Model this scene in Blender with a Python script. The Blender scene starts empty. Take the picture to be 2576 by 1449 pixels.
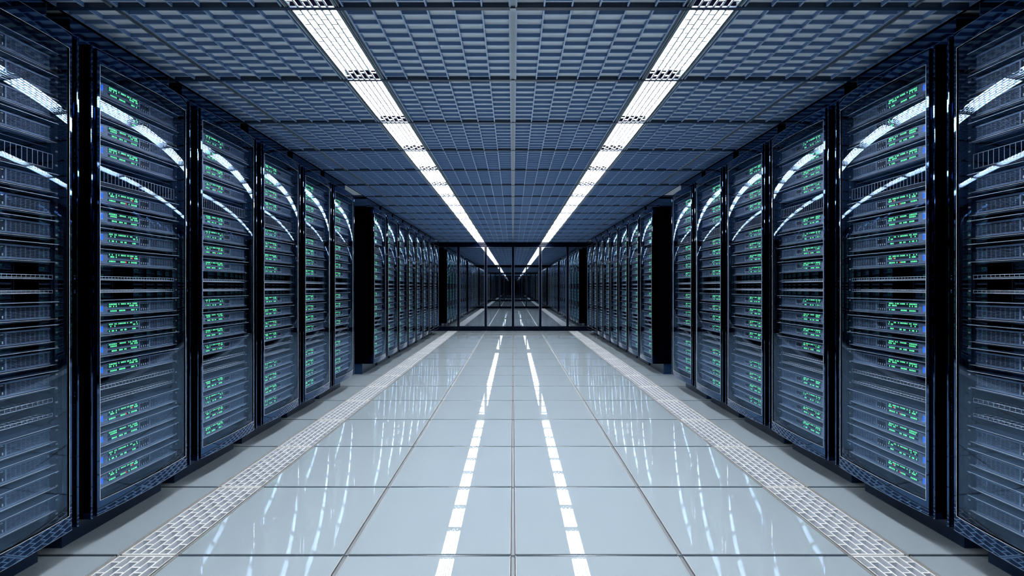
import bpy, math, random
from mathutils import Vector

# ------------------------------------------------------------------ units
S = 1.2            # metres per unit: 1 unit = height of the camera above the floor
F = 1230.0         # focal length in pixels of a 2576 px wide frame
T = 0.6226         # floor / ceiling module
HC = 2.0208        # height of the underside of the ceiling grille
YF, YB = 11.14, -0.45          # glass partitions, far and behind the camera
RS, PITCH, RW = -0.0228, 0.6226, 0.5715
XS = 2.0           # plan position of the racks' own origin
RZ0, RZ1 = 0.123, 1.915
XWALL = 2.46

scene = bpy.context.scene
C = scene.collection

# ------------------------------------------------------------------ camera
cam = bpy.data.cameras.new('camera')
cam.sensor_width = 36.0
cam.lens = 36.0 * F / 2576.0
cam.shift_x = -2.5 / 2576.0
cam.shift_y = -2.5 / 2576.0
cam.clip_start = 0.02
cam.clip_end = 200
camo = bpy.data.objects.new('camera', cam)
C.objects.link(camo)
camo.location = (0, 0, S)
camo.rotation_euler = (math.pi / 2, 0, 0)
scene.camera = camo

# ------------------------------------------------------------------ world, exposure
w = bpy.data.worlds.new('world')
w.use_nodes = True
w.node_tree.nodes['Background'].inputs[0].default_value = (0.01, 0.02, 0.05, 1)
w.node_tree.nodes['Background'].inputs[1].default_value = 0.2
scene.world = w
vs = scene.view_settings
vs.view_transform = 'Standard'
vs.look = 'None'
vs.gamma = 1.0
vs.use_curve_mapping = False
vs.exposure = 0.0
LAMP = 36.0
cy = scene.cycles
cy.max_bounces = 9
cy.diffuse_bounces = 3
cy.glossy_bounces = 7
cy.transmission_bounces = 6
cy.transparent_max_bounces = 24
cy.caustics_reflective = False
cy.caustics_refractive = False
cy.sample_clamp_indirect = 60.0
cy.use_denoising = True


# ------------------------------------------------------------------ materials
def mat(name, col, rough=0.5, metal=0.0, spec=0.5, emit=None, strength=0.0, coat=0.0, noise=0.0):
    m = bpy.data.materials.new(name)
    m.use_nodes = True
    nt = m.node_tree
    b = nt.nodes['Principled BSDF']
    b.inputs['Base Color'].default_value = (*col, 1)
    b.inputs['Roughness'].default_value = rough
    b.inputs['Metallic'].default_value = metal
    b.inputs['Specular IOR Level'].default_value = spec
    b.inputs['Coat Weight'].default_value = coat
    b.inputs['Coat Roughness'].default_value = 0.02
    if emit:
        b.inputs['Emission Color'].default_value = (*emit, 1)
        b.inputs['Emission Strength'].default_value = strength
    if noise:
        tc = nt.nodes.new('ShaderNodeTexCoord')
        n = nt.nodes.new('ShaderNodeTexNoise')
        n.inputs['Scale'].default_value = 3.0
        n.inputs['Detail'].default_value = 4
        mr = nt.nodes.new('ShaderNodeMapRange')
        mr.inputs[3].default_value = max(0, rough - noise)
        mr.inputs[4].default_value = rough + noise
        nt.links.new(tc.outputs['Object'], n.inputs['Vector'])
        nt.links.new(n.outputs['Fac'], mr.inputs[0])
        nt.links.new(mr.outputs[0], b.inputs['Roughness'])
    return m


def glassmat(name, tint, f0, gloss=(1, 1, 1), power=5.0, fmax=1.0):
    m = bpy.data.materials.new(name)
    m.use_nodes = True
    nt = m.node_tree
    nt.nodes.clear()
    out = nt.nodes.new('ShaderNodeOutputMaterial')
    mix = nt.nodes.new('ShaderNodeMixShader')
    tr = nt.nodes.new('ShaderNodeBsdfTransparent')
    tr.inputs[0].default_value = (*tint, 1)
    gl = nt.nodes.new('ShaderNodeBsdfGlossy')
    gl.inputs['Color'].default_value = (*gloss, 1)
    gl.inputs['Roughness'].default_value = 0.0
    lw = nt.nodes.new('ShaderNodeLayerWeight')
    lw.inputs[0].default_value = 0.5
    pw = nt.nodes.new('ShaderNodeMath'); pw.operation = 'POWER'; pw.inputs[1].default_value = power
    mr = nt.nodes.new('ShaderNodeMapRange')
    mr.inputs[3].default_value = f0
    mr.inputs[4].default_value = fmax
    nt.links.new(lw.outputs['Facing'], pw.inputs[0])
    nt.links.new(pw.outputs[0], mr.inputs[0])
    nt.links.new(mr.outputs[0], mix.inputs[0])
    nt.links.new(tr.outputs[0], mix.inputs[1])
    nt.links.new(gl.outputs[0], mix.inputs[2])
    nt.links.new(mix.outputs[0], out.inputs[0])
    return m


M = dict(
    tile=mat('pale_floor_tile', (0.360, 0.440, 0.505), 0.012, spec=0.5, noise=0.0),
    pit=mat('grille_pit', (0.28, 0.37, 0.50), 0.5),
    joint=mat('joint_strip', (0.05, 0.075, 0.11), 0.25, 0.3),
    chan=mat('joint_channel', (0.27, 0.31, 0.35), 0.35, 0.4),
    slot=mat('dark_slot', (0.10, 0.11, 0.13), 0.4),
    lip=mat('polished_lip', (0.62, 0.62, 0.62), 0.35, 0.5),
    steelshade=mat('steel_side_shaded', (0.64, 0.70, 0.78), 0.4),  # darker copy of the steel, shading painted on the bar sides
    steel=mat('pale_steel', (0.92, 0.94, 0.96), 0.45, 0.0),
    plate=mat('ceiling_plate', (0.88, 0.93, 0.99), 0.5),
    bar=mat('ceiling_bar', (0.17, 0.30, 0.56), 0.4, 0.0),
    barlit=mat('ceiling_bar_lit_edge', (0.42, 0.54, 0.74), 0.35, 0.2),  # lighter copy of the bar blue, light from the floor painted on undersides
    beam=mat('ceiling_beam', (0.012, 0.03, 0.07), 0.3),
    rail=mat('ceiling_rail', (0.30, 0.36, 0.42), 0.3, 0.6),
    lampbar=mat('lamp_louvre', (0.75, 0.78, 0.80), 0.4),
    black=mat('matt_black', (0.001, 0.001, 0.003), 0.7, spec=0.0),
    lamp=mat('lamp_panel', (0.8, 0.8, 0.8), 0.5, emit=(1.0, 1.0, 1.0), strength=LAMP),
    frame=mat('navy_gloss', (0.065, 0.125, 0.24), 0.03, 1.0),
    plinth=mat('navy_plinth', (0.008, 0.034, 0.10), 0.22, spec=0.3),
    bead=mat('partition_bead', (0.30, 0.32, 0.36), 0.35, 0.5),
    edge=mat('bevel_highlight', (0.80, 0.87, 0.95), 0.3, 0.3),  # pale tone painted as the highlight on the door frame's bevel
    glint=mat('blue_rim_highlight', (0.20, 0.28, 0.42), 0.3, 0.4),  # lighter blue painted as a highlight along frame edges
    glass=glassmat('door_glass', (0.76, 0.83, 0.93), 0.13, (0.46, 0.68, 1.0), 5.0, 0.55),
    pane=glassmat('partition_glass', (0.10, 0.13, 0.18), 0.64, (0.86, 0.93, 1.0), 4.0, 0.97),
    interior=mat('rack_interior', (0.004, 0.008, 0.018), 0.5),
    server=mat('server_grey', (0.235, 0.31, 0.43), 0.35, 0.2),
    dark=mat('server_dark', (0.007, 0.016, 0.036), 0.4),
    tray=mat('tray_metal', (0.05, 0.08, 0.13), 0.3, 0.3),
    ledge=mat('server_ledge', (0.92, 0.95, 0.98), 0.35, 0.2),
    green=mat('green_led', (0.05, 0.4, 0.15), 0.4, emit=(0.14, 0.82, 0.32), strength=1.35),
    red=mat('red_led', (0.4, 0.03, 0.03), 0.4, emit=(0.9, 0.04, 0.05), strength=1.35),
    blue=mat('blue_tag', (0.01, 0.08, 0.5), 0.4, emit=(0.01, 0.13, 0.95), strength=1.35),
    wire=mat('chrome_wire', (0.92, 0.95, 0.98), 0.30, 0.4),
    wall=mat('dark_wall', (0.004, 0.007, 0.015), 0.5, spec=0.2),
    side=mat('pale_wall', (0.72, 0.80, 0.88), 0.5),
    pframe=mat('partition_frame', (0.001, 0.003, 0.012), 0.05, spec=0.15),
)


# ------------------------------------------------------------------ mesh helpers (all lengths in units of S)
class MB:
    def __init__(s):
        s.v = []; s.f = []; s.m = []; s.mats = []

    def mi(s, m):
        if m not in s.mats: s.mats.append(m)
        return s.mats.index(m)

    def box(s, x0, x1, y0, y1, z0, z1, m, skip=()):
        n = len(s.v)
        for z in (z0, z1):
            s.v += [(x0, y0, z), (x1, y0, z), (x1, y1, z), (x0, y1, z)]
        fs = {'b': (0, 3, 2, 1), 't': (4, 5, 6, 7), 'f': (0, 1, 5, 4), 'r': (1, 2, 6, 5), 'k': (2, 3, 7, 6), 'l': (3, 0, 4, 7)}
        i = s.mi(m)
        for k, q in fs.items():
            if k in skip: continue
            s.f.append(tuple(n + a for a in q)); s.m.append(i)

    def quad(s, pts, m):
        n = len(s.v); s.v += pts
        s.f.append(tuple(range(n, n + len(pts)))); s.m.append(s.mi(m))

    def prism(s, poly, z0, z1, m):            # plan outline extruded upward (counter-clockwise)
        n = len(s.v); k = len(poly)
        s.v += [(x, y, z0) for x, y in poly] + [(x, y, z1) for x, y in poly]
        i = s.mi(m)
        for a in range(k):
            b = (a + 1) % k
            s.f.append((n + a, n + b, n + k + b, n + k + a)); s.m.append(i)
        s.f.append(tuple(n + a for a in reversed(range(k)))); s.m.append(i)
        s.f.append(tuple(n + k + a for a in range(k))); s.m.append(i)

    def rod(s, p, q, r, m, k=6):
        p = Vector(p); q = Vector(q); d = (q - p).normalized()
        u = d.cross(Vector((0, 0, 1)))
        if u.length < 1e-4: u = Vector((1, 0, 0))
        u.normalize(); v = d.cross(u)
        n = len(s.v); i = s.mi(m)
        for c in (p, q):
            for a in range(k):
                t = 2 * math.pi * a / k
                w_ = c + u * (r * math.cos(t)) + v * (r * math.sin(t))
                s.v.append(tuple(w_))
        for a in range(k):
            b = (a + 1) % k
            s.f.append((n + a, n + b, n + k + b, n + k + a)); s.m.append(i)
        s.f.append(tuple(n + a for a in reversed(range(k)))); s.m.append(i)
        s.f.append(tuple(n + k + a for a in range(k))); s.m.append(i)

    def mesh(s, name):
        me = bpy.data.meshes.new(name)
        me.from_pydata([(a * S, b * S, c * S) for a, b, c in s.v], [], s.f)
        for m in s.mats: me.materials.append(m)
        me.polygons.foreach_set('material_index', s.m)
        me.update()
        return me

    def build(s, name, parent=None, loc=(0, 0, 0), kind=None, smooth=False):
        me = s.mesh(name)
        if smooth:
            for p in me.polygons: p.use_smooth = True
        o = bpy.data.objects.new(name, me)
        C.objects.link(o)
        o.parent = parent
        o.location = tuple(c * S for c in loc)
        if kind: o['kind'] = kind
        return o


def thing(name, loc, label=None, cat=None, group=None, mirror=False, kind=None):
    o = bpy.data.objects.new(name, None)
    o.empty_display_size = 0.1
    C.objects.link(o)
    o.location = tuple(c * S for c in loc)
    if mirror: o.scale = (-1, 1, 1)
    tag(o, label, cat, group)
    if kind: o['kind'] = kind
    return o


def tag(o, label=None, cat=None, group=None):
    if label: o['label'] = label
    if cat: o['category'] = cat
    if group: o['group'] = group


def inst(name, me, parent=None, loc=(0, 0, 0)):
    o = bpy.data.objects.new(name, me)
    C.objects.link(o)
    o.parent = parent
    o.location = tuple(c * S for c in loc)
    return o


ORD = ['zeroth', 'first', 'second', 'third', 'fourth', 'fifth', 'sixth', 'seventh', 'eighth', 'ninth', 'tenth', 'eleventh',
       'twelfth', 'thirteenth', 'fourteenth', 'fifteenth', 'sixteenth', 'seventeenth', 'eighteenth', 'nineteenth', 'twentieth']

# ------------------------------------------------------------------ floor
G0, G1 = 1.245, 1.480        # floor grille, inner and outer edge
fl = MB()
rows = [1.823 + T * k for k in range(-5, 16)]
rows = [r for r in rows if r > -1.4]
rows[-1] = 11.16
JH = 0.0065                  # half the width of a cross joint
CH = 0.0105                  # half the width of a long joint
ys = []
for a, b in zip(rows[:-1], rows[1:]):
    ys.append((a + JH, b - JH))
ys.append((rows[-1] + JH, 14.0))
cols = [(-XWALL, -G1), (-G0, -T - CH), (-T + CH, -CH), (CH, T - CH), (T + CH, G0), (G1, XWALL)]
for a, b in ys:
    for x0, x1 in cols:
        bv = 0.0016
        z = 0.0
        fl.quad([(x0 + bv, a + bv, z), (x1 - bv, a + bv, z), (x1 - bv, b - bv, z), (x0 + bv, b - bv, z)], M['tile'])
        lo = -0.012
        fl.quad([(x0, a, lo), (x1, a, lo), (x1 - bv, a + bv, z), (x0 + bv, a + bv, z)], M['tile'])
        fl.quad([(x0 + bv, b - bv, z), (x1 - bv, b - bv, z), (x1, b, lo), (x0, b, lo)], M['tile'])
        fl.quad([(x0, a, lo), (x0 + bv, a + bv, z), (x0 + bv, b - bv, z), (x0, b, lo)], M['tile'])
        fl.quad([(x1, a, lo), (x1, b, lo), (x1 - bv, b - bv, z), (x1 - bv, a + bv, z)], M['tile'])
fl.quad([(-XWALL, -1.4, -0.075), (XWALL, -1.4, -0.075), (XWALL, 14, -0.075), (-XWALL, 14, -0.075)], M['pit'])
floor = fl.build('floor', kind='structure')
jn = MB()
for r in rows[1:]:
    for x0, x1 in ((-XWALL, -G1), (-G0, G0), (G1, XWALL)):
        # a rounded gasket sitting just under the tile surface
        prof = [(-JH, -0.010), (-JH, -0.0030), (-JH * .5, -0.0010), (JH * .5, -0.0010), (JH, -0.0030), (JH, -0.010)]
        for (p, q) in zip(prof[:-1], prof[1:]):
            jn.quad([(x0, r + p[0], p[1]), (x1, r + p[0], p[1]), (x1, r + q[0], q[1]), (x0, r + q[0], q[1])], M['joint'])
jn.build('cross_joint', floor)
cn = MB()
for xc in (-T, 0, T):
    for a, b in ys:
        cn.box(xc - CH * .62, xc + CH * .62, a, b, -0.012, -0.003, M['chan'])
        for sgn in (-1, 1):
            cn.box(xc + sgn * CH - 0.0013, xc + sgn * CH + 0.0013, a, b, -0.010, 0.0014, M['lip'])
        cn.box(xc - CH, xc + CH, b, b + 2 * JH, -0.012, -0.0015, M['chan'])
cn.build('long_joint', floor)

# ------------------------------------------------------------------ floor grilles
def grid_panel(mb, x0, x1, y0, y1, z0, z1, ncol, nrow, t, m, long_ends=True, shift=0, cap=None):
    """staggered (brick pattern) lattice of upright strips"""
    cw = (x1 - x0) / ncol
    rl = (y1 - y0) / nrow
    c0 = c1 = None
    if cap:
        cm, up = cap
        if up: c0, c1, z1 = z1 - 0.0008, z1, z1 - 0.0008
        else: c0, c1, z0 = z0, z0 + 0.0008, z0 + 0.0008
    for i in range(ncol + 1):
        if not long_ends and i in (0, ncol): continue
        x = x0 + cw * i
        mb.box(x - t / 2, x + t / 2, y0, y1, z0, z1, m)
        if cap: mb.box(x - t / 2, x + t / 2, y0, y1, c0, c1, cm)
    for i in range(ncol):
        off = 0.5 * ((i + shift) % 2)
        for j in range(nrow + 1):
            y = y0 + rl * (j + off)
            if y > y1 - 0.2 * rl or y < y0 + 0.2 * rl: continue
            mb.box(x0 + cw * i + t / 2, x0 + cw * (i + 1) - t / 2, y - t / 2, y + t / 2, z0, z1, m, skip=('l', 'r'))
            if cap: mb.box(x0 + cw * i + t / 2, x0 + cw * (i + 1) - t / 2, y - t / 2, y + t / 2, c0, c1, cm, skip=('l', 'r'))


GW = G1 - G0
gL = T - 2 * JH + 0.004
g = MB()
grid_panel(g, 0.018, GW - 0.018, 0.006, gL - 0.006, -0.024, -0.0005, 6, 9, 0.0060, M['steelshade'], cap=(M['steel'], True))
g.box(0.018, GW - 0.018, 0, 0.006, -0.03, 0.0, M['steel'])
g.box(0.018, GW - 0.018, gL - 0.006, gL, -0.03, 0.0, M['steel'])
g_lat = g.mesh('lattice')
g = MB()
for a in (0.0, GW - 0.018):
    g.box(a, a + 0.0030, 0, gL, -0.04, 0.002, M['lip'])
    g.box(a + 0.0030, a + 0.0075, 0, gL, -0.04, -0.003, M['slot'])
    g.box(a + 0.0075, a + 0.0100, 0, gL, -0.04, 0.000, M['lip'])
    g.box(a + 0.0100, a + 0.0150, 0, gL, -0.04, -0.003, M['chan'])
    g.box(a + 0.0150, a + 0.018, 0, gL, -0.04, 0.000, M['lip'])
g.box(0, GW, 0, gL, -0.040, -0.036, M['pit'])
g_frm = g.mesh('frame')
vis = 0
for k, (a, b) in enumerate(ys[:-1]):
    seen = b > 1.7
    if seen: vis += 1
    for sd, nm in ((-1, 'left'), (1, 'right')):
        r = thing('floor_grille', (sd * (G0 + G1) / 2, a, 0),
                  ('white steel brick-pattern floor grille, %s from the camera in the %s strip' % (ORD[vis], nm)) if seen
                  else 'white steel floor grille, %s back behind the camera in the %s strip' % (ORD[4 - k], nm),
                  'floor grille', 'floor grilles in two strips along the racks', mirror=(sd < 0))
        inst('frame', g_frm, r, (-GW / 2, -0.002, 0))
        inst('lattice', g_lat, r, (-GW / 2, -0.002, 0))

# ------------------------------------------------------------------ ceiling
crow = [1.790 + T * k for k in range(-5, 17)]
L0, L1 = 0.632, 0.832        # light strip edges
BH = 0.0157                  # height of a grille bar
ce = MB()
ce.quad([(-XWALL, -1.4, HC + BH), (-XWALL, 14, HC + BH), (-L1, 14, HC + BH), (-L1, -1.4, HC + BH)], M['plate'])
ce.quad([(-L0, -1.4, HC + BH), (-L0, 14, HC + BH), (L0, 14, HC + BH), (L0, -1.4, HC + BH)], M['plate'])
ce.quad([(L1, -1.4, HC + BH), (L1, 14, HC + BH), (XWALL, 14, HC + BH), (XWALL, -1.4, HC + BH)], M['plate'])
ce.box(-XWALL, XWALL, -1.4, 14, HC + 0.06, HC + 0.08, M['black'])
ceiling = ce.build('ceiling', kind='structure')
BW = 0.0095
XR = 1.453                  # long rail
for k, (a, b) in enumerate(zip(crow[:-1], crow[1:])):
    if a > 11.2: break
    gr = MB()
    far = a > 7.5
    for sd in (-1, 1):
        def X(u0, u1): return (min(sd * u0, sd * u1), max(sd * u0, sd * u1))
        x0, x1 = X(0.013, L0 - 0.012)
        grid_panel(gr, x0, x1, a + BW, b - BW, HC, HC + BH, 6, 9, 0.0058, M['bar'], shift=(sd < 0), cap=(M['barlit'], False))
        x0, x1 = X(L1 + 0.012, XR - 0.012)
        grid_panel(gr, x0, x1, a + BW, b - BW, HC, HC + BH, 6, 9, 0.0058, M['bar'], shift=(sd < 0), cap=(M['barlit'], False))
        x0, x1 = X(XR + 0.012, XR + 0.012 + 0.0995 * 2)
        grid_panel(gr, x0, x1, a + BW, b - BW, HC, HC + BH, 2, 9, 0.0058, M['bar'], shift=(sd < 0), cap=(M['barlit'], False))
    gr.build('grille_panel_row', ceiling)
bm_ = MB()
for r in crow:
    if r > 11.2: continue
    bm_.box(-XWALL, XWALL, r - BW, r + BW, HC - 0.003, HC + BH + 0.002, M['beam'])
bm_.build('cross_beam', ceiling)
rl = MB()
for a, b in zip(crow[:-1], crow[1:]):
    if a > 11.2: break
    for sd in (-1, 1):
        for (u0, u1, zz, mm) in ((XR - 0.012, XR - 0.006, -0.002, M['rail']), (XR - 0.006, XR + 0.006, 0.004, M['beam']),
                                 (XR + 0.006, XR + 0.012, -0.002, M['rail']), (1.664, 1.676, -0.001, M['black'])):  # black strip stands in for the shadow gap beside the top boxes
            rl.box(min(sd * u0, sd * u1), max(sd * u0, sd * u1), a + BW, b - BW, HC + zz, HC + BH, mm)
    rl.box(-0.013, -0.008, a + BW, b - BW, HC - 0.003, HC + BH, M['rail'])
    rl.box(0.008, 0.013, a + BW, b - BW, HC - 0.003, HC + BH, M['rail'])
    rl.box(-0.008, 0.008, a - BW, b - BW, HC + 0.000, HC + BH, M['chan'])
    rl.box(-0.011, 0.011, a - BW, a + BW, HC - 0.006, HC + 0.001, M['rail'])
rl.build('long_rail', ceiling)

# ------------------------------------------------------------------ ceiling lights
LW = L1 - L0
LE = 0.027
LL = T - 2 * BW
g = MB()
for a in (0, LW - 0.020):
    g.box(a, a + 0.005, 0, LL, HC - 0.001, HC + LE, M['rail'])
    g.box(a + 0.005, a + 0.009, 0, LL, HC + 0.004, HC + LE, M['beam'])
    g.box(a + 0.009, a + 0.014, 0, LL, HC - 0.001, HC + LE, M['rail'])
    g.box(a + 0.014, a + 0.017, 0, LL, HC + 0.004, HC + LE, M['beam'])
    g.box(a + 0.017, a + 0.020, 0, LL, HC - 0.001, HC + LE, M['lampbar'])
l_frm = g.mesh('frame')
g = MB()
g.box(0.0, LW, 0, 0.003, HC + 0.004, HC + LE, M['black'])
g.box(0.0, LW, LL - 0.003, LL, HC + 0.004, HC + LE, M['black'])
g.box(0.0, LW, 0, LL, HC + LE, HC + LE + 0.004, M['black'])
l_hou = g.mesh('housing')
g = MB()
g.quad([(0.020, 0.003, HC + LE - 0.001), (0.020, LL - 0.040, HC + LE - 0.001), (LW - 0.020, LL - 0.040, HC + LE - 0.001), (LW - 0.020, 0.003, HC + LE - 0.001)], M['lamp'])
l_pan = g.mesh('light_panel')
g = MB()
grid_panel(g, 0.020, LW - 0.020, 0.001, LL - 0.001, HC, HC + 0.0040, 6, 9, 0.0070, M['lampbar'], long_ends=False)
l_lou = g.mesh('louvre')
vis = 0
for k, (a, b) in enumerate(zip(crow[:-1], crow[1:])):
    if a < -0.6 or a > 11.0: continue
    seen = b > 1.75
    if seen: vis += 1
    for sd, nm in ((-1, 'left'), (1, 'right')):
        r = thing('ceiling_light', (sd * (L0 + L1) / 2, a + BW, 0),
                  ('white glowing ceiling light behind a louvre, %s from the camera in the %s strip' % (ORD[vis], nm)) if seen
                  else 'white ceiling light, %s back overhead from the camera in the %s strip' % (ORD[4 - k], nm),
                  'ceiling light', 'louvred lights in two strips along the ceiling', mirror=(sd < 0))
        for n_, me in (('frame', l_frm), ('housing', l_hou), ('light_panel', l_pan), ('louvre', l_lou)):
            inst(n_, me, r, (-LW / 2, 0, 0))

# ------------------------------------------------------------------ walls
for sd, nm in ((-1, 'left'), (1, 'right')):
    m_ = MB()
    m_.box(min(sd * XWALL, sd * (XWALL + 0.05)), max(sd * XWALL, sd * (XWALL + 0.05)), -1.4, 14, -0.08, HC + 0.08, M['side'])
    m_.build('wall_' + nm, kind='structure')
for nm, y in (('front', 14.0), ('back', -1.45)):
    m_ = MB()
    m_.box(-XWALL, XWALL, y, y + 0.05, -0.08, HC + 0.08, M['wall'])
    m_.build('wall_' + nm, kind='structure')


def partition(idx, y, sgn, label):
    """glass partition: frame rails and mullions, panes set between; sgn = side that faces the aisle"""
    y0, y1 = (y, y + 0.04) if sgn < 0 else (y - 0.04, y)
    f_ = MB()
    W_ = XWALL
    f_.box(-W_, W_, y0, y1, 0.0, 0.106, M['pframe'])
    f_.box(-W_, W_, y0, y1, HC - 0.112, HC, M['pframe'])
    xs = [i * T for i in range(-3, 4)]
    for x in xs:
        f_.box(x - 0.027, x + 0.027, y0, y1, 0.106, HC - 0.112, M['pframe'])
    fr = f_.build('door_%d' % idx, kind='structure')
    tag(fr, label)
    e = MB()
    ye = y0 - 0.002 if sgn < 0 else y1
    edges = [-W_] + xs + [W_]
    for a, b in zip(edges[:-1], edges[1:]):
        a2 = a + (0.027 if a != -W_ else 0); b2 = b - (0.027 if b != W_ else 0)
        z0, z1 = 0.106, HC - 0.112
        t = 0.0028
        e.box(a2, a2 + t, ye, ye + 0.002, z0, z1, M['bead']); e.box(b2 - t, b2, ye, ye + 0.002, z0, z1, M['bead'])
        e.box(a2, b2, ye, ye + 0.002, z0, z0 + t, M['bead']); e.box(a2, b2, ye, ye + 0.002, z1 - t, z1, M['bead'])
        p_ = MB()
        ym = (y0 + y1) / 2
        p_.quad([(a2, ym, z0), (b2, ym, z0), (b2, ym, z1), (a2, ym, z1)], M['pane'])
        p_.build('glass_pane', fr)
    e.build('pane_bead', fr)


partition(1, YF, -1, 'dark framed glass partition closing the far end of the aisle')
partition(2, YB, 1, 'dark framed glass partition behind the camera')

# ------------------------------------------------------------------ racks
def lx(X): return XS - X          # distance from the aisle's axis -> rack's own x (grows towards the aisle)


DY0, DY1 = 0.028, RW - 0.028
DX, SAG = 1.593, 0.015


def arc(y, off=0.0):
    c = (DY0 + DY1) / 2; hw = (DY1 - DY0) / 2
    u = (y - c) / hw
    return lx(DX - SAG * (1 - u * u) + off)


def curved(mb, y0, y1, z0, z1, o0, o1, m, n=28):
    """bowed slab following the door; o0 front, o1 back offsets away from the aisle"""
    base = len(mb.v); i = mb.mi(m)
    for k in range(n + 1):
        y = y0 + (y1 - y0) * k / n
        f_, b_ = arc(y, o0), arc(y, o1)
        mb.v += [(f_, y, z0), (f_, y, z1), (b_, y, z1), (b_, y, z0)]
    for k in range(n):
        a = base + 4 * k; b = a + 4
        for p, q in ((0, 1), (1, 2), (2, 3), (3, 0)):
            mb.f.append((a + p, b + p, b + q, a + q)); mb.m.append(i)
    mb.f.append((base, base + 1, base + 2, base + 3)); mb.m.append(i)
    e = base + 4 * n
    mb.f.append((e + 3, e + 2, e + 1, e)); mb.m.append(i)


def smooth_mesh(me, ang=25):
    for p in me.polygons: p.use_smooth = True
    me.set_sharp_from_angle(angle=math.radians(ang))
    return me


RM = {}
g = MB()
g.box(lx(2.35), lx(1.728), 0.027, RW - 0.016, 0.0, RZ0, M['plinth']); RM['plinth'] = g.mesh('plinth')
g = MB()
g.box(lx(2.35), lx(1.672), 0.0, RW - 0.042, RZ1, HC - 0.001, M['frame'])
g.box(lx(1.675), lx(1.6716), RW - 0.0432, RW - 0.042, RZ1, HC - 0.001, M['glint'])  # thin strip paints a highlight on the box's upright edge
RM['top_box'] = g.mesh('top_box')
g = MB()
g.box(lx(2.36), lx(1.62), 0.010, RW - 0.010, RZ0, RZ0 + 0.02, M['interior'])
g.box(lx(2.36), lx(1.62), 0.010, RW - 0.010, RZ1 - 0.02, RZ1, M['interior'])
g.box(lx(2.36), lx(2.34), 0.010, RW - 0.010, RZ0 + 0.02, RZ1 - 0.02, M['interior'])
RM['cabinet_shell'] = g.mesh('cabinet_shell')
for nm, a, b in (('n', 0.0, 0.010), ('f', RW - 0.010, RW)):
    g = MB(); g.box(lx(2.36), lx(1.62), a, b, RZ0, RZ1, M['black']); RM['side_' + nm] = g.mesh('side_panel')
# upright posts with a groove
for nm, s_, o_ in (('n', 1, 0.0), ('f', -1, RW)):
    p = [(lx(1.66), 0.0), (lx(1.593), 0.0), (lx(1.5915), 0.001), (lx(1.5915), 0.0065), (lx(1.593), 0.0080),
         (lx(1.625), 0.0085), (lx(1.625), 0.0130), (lx(1.612), 0.0145), (lx(1.612), 0.0190), (lx(1.625), 0.0205),
         (lx(1.625), 0.0272), (lx(1.66), 0.0272)]
    p = [(x, o_ + s_ * y) for x, y in p]
    if s_ < 0: p = p[::-1]
    p = p[::-1] if False else p
    g = MB(); g.prism(p, RZ0, RZ1, M['frame'])
    RM['post_' + nm] = g.mesh('post')
# door
TB, BB, SB = 0.058, 0.055, 0.012
g = MB()
curved(g, DY0, DY1, RZ1 - TB, RZ1, 0, 0.022, M['frame'])
curved(g, DY0, DY1, RZ0, RZ0 + BB, 0, 0.022, M['frame'])
curved(g, DY0, DY0 + SB, RZ0 + BB, RZ1 - TB, 0, 0.022, M['frame'], 3)
curved(g, DY1 - SB, DY1, RZ0 + BB, RZ1 - TB, 0, 0.022, M['frame'], 3)
curved(g, DY1 - SB - 0.021, DY1 - SB, RZ0 + BB, RZ1 - TB, 0.008, 0.024, M['black'], 2)
curved(g, DY0 + SB, DY1 - SB, RZ0 + BB, RZ0 + BB + 0.009, 0.008, 0.024, M['black'])
curved(g, DY0 + SB, DY1 - SB, RZ1 - TB - 0.006, RZ1 - TB, 0.008, 0.024, M['black'])
curved(g, DY0, DY1, RZ1 - 0.0012, RZ1 + 0.0004, -0.0006, 0.003, M['glint'])  # this strip and the next paint highlights on the door's outer edges
curved(g, DY0, DY1, RZ0 - 0.0004, RZ0 + 0.0012, -0.0006, 0.003, M['glint'])
RM['door'] = smooth_mesh(g.mesh('door'))
g = MB()
t = 0.0012
curved(g, DY0 + SB - t, DY1 - SB + t, RZ0 + BB - t, RZ0 + BB, -0.0012, 0.006, M['edge'])  # pale strips round the glass draw the frame bevel's highlight
curved(g, DY0 + SB - t, DY1 - SB + t, RZ1 - TB, RZ1 - TB + t, -0.0012, 0.006, M['edge'])
curved(g, DY0 + SB - t, DY0 + SB, RZ0 + BB, RZ1 - TB, -0.0012, 0.006, M['edge'], 1)
curved(g, DY1 - SB, DY1 - SB + t, RZ0 + BB, RZ1 - TB, -0.0012, 0.006, M['edge'], 1)
RM['bead'] = smooth_mesh(g.mesh('bead'))
g = MB()
curved(g, DY0 + SB, DY1 - SB, RZ0 + BB, RZ1 - TB, 0.0030, 0.0040, M['glass'], 40)
g2 = MB()                     # one bowed sheet of tinted glass
n0 = 48
for k in range(n0 + 1):
    y = DY0 + SB + (DY1 - DY0 - 2 * SB) * k / n0
    u = (y - (DY0 + DY1) / 2) / ((DY1 - DY0) / 2)
    xg = lx(DX - 0.0125 * (1 - u * u) + 0.003)
    g2.v += [(xg, y, RZ0 + BB), (xg, y, RZ1 - TB)]
for k in range(n0):
    a = 2 * k
    g2.f.append((a, a + 2, a + 3, a + 1)); g2.m.append(g2.mi(M['glass']))
RM['glass'] = smooth_mesh(g2.mesh('glass'))
# mounting rails
g = MB()
for a, b in ((0.030, 0.044), (RW - 0.046, RW - 0.030)):
    g.box(lx(1.652), lx(1.640), a, b, RZ0 + 0.02, RZ1 - 0.02, M['dark'])
    for z in range(34):
        zz = RZ0 + 0.06 + z * 0.05
        g.box(lx(1.640), lx(1.6385), a + 0.004, b - 0.004, zz, zz + 0.006, M['ledge'])
RM['mounting_rail'] = g.mesh('mounting_rail')


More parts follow.
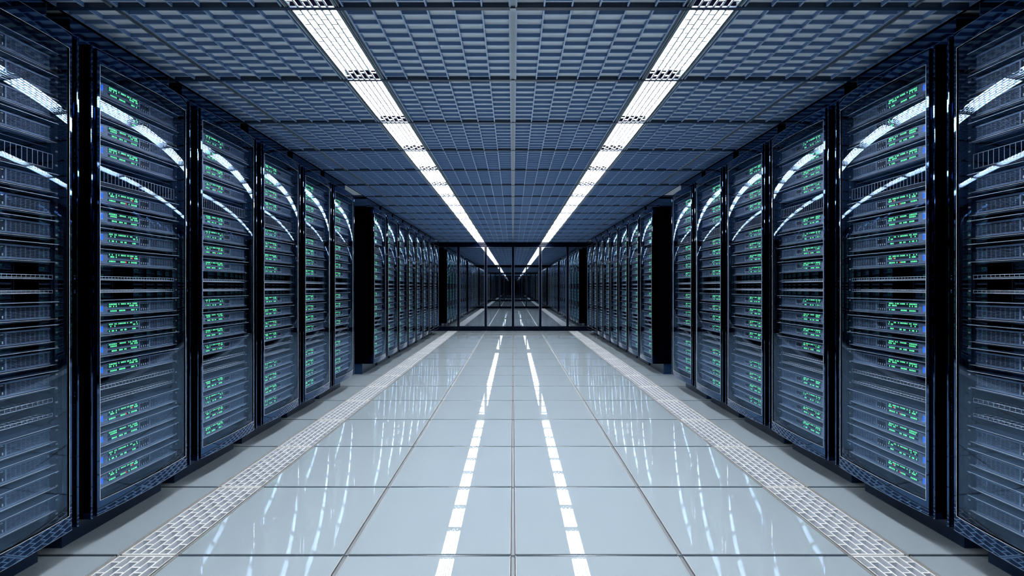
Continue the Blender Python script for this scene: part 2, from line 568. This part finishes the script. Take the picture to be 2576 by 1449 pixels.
def basket(z0, z1, zt, n=26, depth=0.07):
    b_ = MB()
    y0, y1 = 0.045, RW - 0.050
    xf, xb = lx(1.642), lx(1.642 + depth)
    r = 0.0010
    b_.rod((xf, y0, z0), (xf, y1, z0), r, M['wire'])
    b_.rod((xf, y0, z1), (xf, y1, z1), r, M['wire'])
    b_.rod((xb, y0, z0 + 0.006), (xb, y1, z0 + 0.006), r, M['wire'])
    if zt: b_.rod((lx(1.66), y0, zt), (lx(1.66), y1, zt), r * .8, M['wire'])
    for k in range(n + 1):
        y = y0 + (y1 - y0) * k / n
        b_.rod((xf, y, z0), (xf, y, z1), r * .75, M['wire'], 4)
        b_.rod((xf, y, z0), (xb, y, z0 + 0.006), r * .75, M['wire'], 4)
    return b_.mesh('wire_basket')


RM['basket_1'] = basket(1.421, 1.472, 1.497)
RM['basket_2'] = basket(1.028, 1.042, None, 30, 0.03)
RM['basket_3'] = basket(0.978, 0.988, None, 30, 0.05)
RM['basket_4'] = basket(0.590, 0.604, None, 26, 0.07)
RM['basket_5'] = basket(0.540, 0.550, None, 26, 0.05)

# ------------------------------------------------------------------ servers
ZS = [1.790, 1.709, 1.626, 1.542, 1.3626, 1.2806, 1.1986, 1.116, 0.914, 0.833, 0.751, 0.6705, 0.477, 0.395, 0.314, 0.231]
XF = 1.630
SH = 0.0235       # half height of a server face
SY0, SY1 = 0.046, RW - 0.050


def server_parts(pattern):
    rnd = random.Random(77 + pattern)
    P = {}
    c = MB()
    c.box(lx(2.15), lx(XF + 0.010), SY0, SY1, -SH, SH, M['dark'])
    # face plates round the openings
    xf, xr = lx(XF), lx(XF + 0.010)
    c.box(xr, xf, SY0, 0.1210, -SH, SH - 0.004, M['server'])
    n = len(c.v)
    c.box(xr, xf, 0.286, 0.2915, -SH, SH, M['server'])
    c.box(xr, xf, 0.3465, 0.3515, -SH, SH, M['server'])
    c.box(xr, lx(XF + 0.004), 0.501, SY1, -SH, SH, M['dark'])
    for a, b in ((0.121, 0.286), (0.2915, 0.3465), (0.3515, 0.500)):
        c.box(xr, xf, a, b, SH - 0.005, SH, M['server'])
        c.box(xr, xf, a, b, -SH, -SH + 0.005, M['server'])
    # chamfered riser beside the lamps panel
    c.prism([(xr, 0.096), (xf, 0.121), (xr, 0.121)], SH - 0.004, SH, M['server'])
    # slide rails and ledges, above and below
    c.box(lx(1.66), lx(XF - 0.002), SY0 - 0.004, SY1 + 0.002, -SH - 0.0045, -SH - 0.0030, M['ledge'])
    c.box(lx(1.66), lx(XF + 0.002), SY0 - 0.004, SY1 - 0.02, -SH - 0.0085, -SH - 0.0070, M['server'])
    c.box(lx(1.66), lx(XF - 0.0200), SY0 + 0.002, SY1 - 0.006, SH + 0.0100, SH + 0.0112, M['tray'])
    c.box(lx(XF - 0.0200), lx(XF - 0.0208), SY0 + 0.002, SY1 - 0.006, SH + 0.0096, SH + 0.0112, M['ledge'])
    c.box(lx(2.1), lx(XF + 0.012), SY0, SY1, SH + 0.0060, SH + 0.0100, M['dark'])
    P['chassis'] = c
    b_ = MB()
    b_.box(xf, xf + 0.0010, 0.087, 0.0975, -0.0120, 0.0120, M['ledge'])
    b_.box(xf + 0.0010, xf + 0.002, 0.0885, 0.0965, -0.0105, 0.0105, M['blue'])
    P['power_button'] = b_
    d = MB()
    x0 = lx(XF + 0.010)
    x0 = lx(XF + 0.003)
    d.box(lx(XF + 0.010), x0, 0.121, 0.286, -SH + 0.005, SH - 0.005, M['dark'])
    rows_ = (0.0155, 0.0065, -0.0120)
    for zz in rows_:
        d.box(x0, lx(XF + 0.002), 0.123, 0.285, zz - 0.0046, zz - 0.0034, M['server'])
    d.box(x0, lx(XF + 0.001), 0.121, 0.286, -0.0065, -0.0005, M['server'])
    P['lamp_panel'] = d
    l = MB()
    xl = lx(XF + 0.0022)
    for ri, zz in enumerate(rows_):
        if ri == 0: segs = ((0.131, 6), (0.178, 6), (0.224, 2), (0.240, 6))
        elif ri == 1: segs = ((0.131, 6), (0.236, 7))
        else: segs = ((0.131, 6), (0.182, 6), (0.232, 7))
        for y0, cnt in segs:
            j = 0
            while j < cnt:
                run = rnd.choice((1, 1, 1, 2, 3 if pattern in (1, 3) else 1))
                if rnd.random() < (0.74 if pattern != 0 else 0.60):
                    run = min(run, cnt - j)
                    ya = y0 + j * 0.0068
                    yb = ya + 0.0068 * run - 0.0024
                    m_ = M['green']
                    if pattern == 1 and rnd.random() < 0.13: m_ = M['red']
                    l.box(x0, xl, ya, yb, zz - 0.0028, zz + 0.0033, m_)
                    j += run
                else:
                    j += 1
    P['status_lamp_rows'] = l
    k = MB()
    for q in range(4):
        ya = 0.2945 + q * 0.0128
        k.box(x0, lx(XF + 0.0045), ya, ya + 0.0095, -0.0165, 0.0165, M['dark'])
        k.box(lx(XF + 0.0045), lx(XF + 0.001), ya + 0.001, ya + 0.0085, 0.0130, 0.0150, M['ledge'])
        k.box(lx(XF + 0.0045), lx(XF + 0.001), ya + 0.006, ya + 0.0085, -0.0150, -0.0070, M['ledge'])
        k.box(lx(XF + 0.0045), lx(XF + 0.003), ya, ya + 0.001, -0.0165, 0.0165, M['server'])
    P['drive_bay'] = k
    v = MB()
    for q in range(8):
        zz = -0.0160 + q * 0.0048
        v.box(lx(XF + 0.006), lx(XF + 0.0015), 0.3515, 0.500, zz - 0.0006, zz + 0.0006, M['server'])
    for q in range(1, 10):
        yy = 0.3515 + q * 0.0161
        v.box(lx(XF + 0.006), lx(XF + 0.0025), yy - 0.0006, yy + 0.0006, -0.0185, 0.0185, M['server'])
    P['vent_grille'] = v
    return P


def merge(parts):
    o = MB()
    for p in parts:
        n = len(o.v)
        o.v += p.v
        for f_, mi in zip(p.f, p.m):
            o.f.append(tuple(n + a for a in f_)); o.m.append(o.mi(p.mats[mi]))
    return o


SP = [server_parts(p) for p in range(4)]
SPM = [{k: v.mesh(k) for k, v in P.items()} for P in SP]
SJM = [merge(P.values()).mesh('server') for P in SP]
# lamps pattern down one rack, top to bottom
PAT = [2, 0, 1, 3, 0, 2, 3, 1, 2, 0, 1, 3, 0, 2, 3, 1]
LOOK = ['broken green lamps', 'green and red lamps', 'spaced green lamps', 'long green lamps']

starts = [(RS + PITCH * i, 1, i) for i in range(8)] + [(RS + PITCH * (9 + i), 2, i) for i in range(8)]
stuff = MB()
LEV = ['top', 'second', 'third', 'fourth']
BLK = ['top block', 'upper middle block', 'lower middle block', 'bottom block']
for sd, nm in ((-1, 'left'), (1, 'right')):
    vis = 0
    for y0, bank, i in starts:
        seen = y0 > 1.0
        if seen: vis += 1
        if not seen:
            lab = 'navy server rack in the %s row, %s back beside the camera' % (nm, ORD[2 - i])
        elif bank == 1:
            lab = 'navy server rack with bowed glass door, %s from the camera on the %s' % (ORD[vis], nm)
        else:
            lab = 'navy server rack with bowed glass door, %s past the %s row gap' % (ORD[i + 1], nm)
        r = thing('server_rack', (sd * XS, y0, 0), lab, 'server rack', 'server racks in the %s row' % nm, mirror=(sd > 0))
        inst('plinth', RM['plinth'], r)
        inst('top_box', RM['top_box'], r)
        inst('cabinet_shell', RM['cabinet_shell'], r)
        for s_ in 'nf':
            inst('side_panel', RM['side_' + s_], r)
            inst('post', RM['post_' + s_], r)
        inst('mounting_rail', RM['mounting_rail'], r)
        d = inst('door', RM['door'], r)
        inst('door_glass', RM['glass'], d)
        inst('highlight_bead', RM['bead'], d)
        for q in range(1, 6):
            inst('wire_basket', RM['basket_%d' % q], r)
        for j, z in enumerate(ZS):
            pt = (PAT[j] + (i if bank == 2 else 0)) % 4 if bank == 2 else PAT[(j + i) % 16]
            if seen and (bank == 1 or i < 3):
                pos = '%s in %s' % (LEV[j % 4], BLK[j // 4])
                wh = ('rack %s from camera, %s' % (ORD[vis], nm)) if bank == 1 else ('rack %s past gap, %s' % (ORD[i + 1], nm))
                lab = 'grey server, %s, %s, %s' % (LOOK[pt], pos, wh)
                if bank == 1 and vis <= 4:
                    sv = thing('server', (sd * XS, y0, z), lab, 'server', 'servers in the racks', mirror=(sd > 0))
                    for k_, me in SPM[pt].items():
                        if k_ == 'status_lamp_rows': continue
                        o = inst(k_, me, sv)
                        if k_ == 'lamp_panel': inst('status_lamp_rows', SPM[pt]['status_lamp_rows'], o)
                else:
                    sv = inst('server', SJM[pt], None, (sd * XS, y0, z))
                    if sd > 0: sv.scale = (-1, 1, 1)
                    tag(sv, lab, 'server', 'servers in the racks')
            else:
                P = merge(SP[pt].values())
                n = len(stuff.v)
                stuff.v += [((-XS + x) if sd < 0 else (XS - x), y + y0, zz + z) for x, y, zz in P.v]
                for f_, mi in zip(P.f, P.m):
                    stuff.f.append(tuple(n + a for a in (f_ if sd < 0 else reversed(f_)))); stuff.m.append(stuff.mi(P.mats[mi]))
o = stuff.build('server', kind='stuff')
tag(o, 'grey servers seen as specks in the five farthest racks of both rows', 'server', 'servers in the farthest racks')
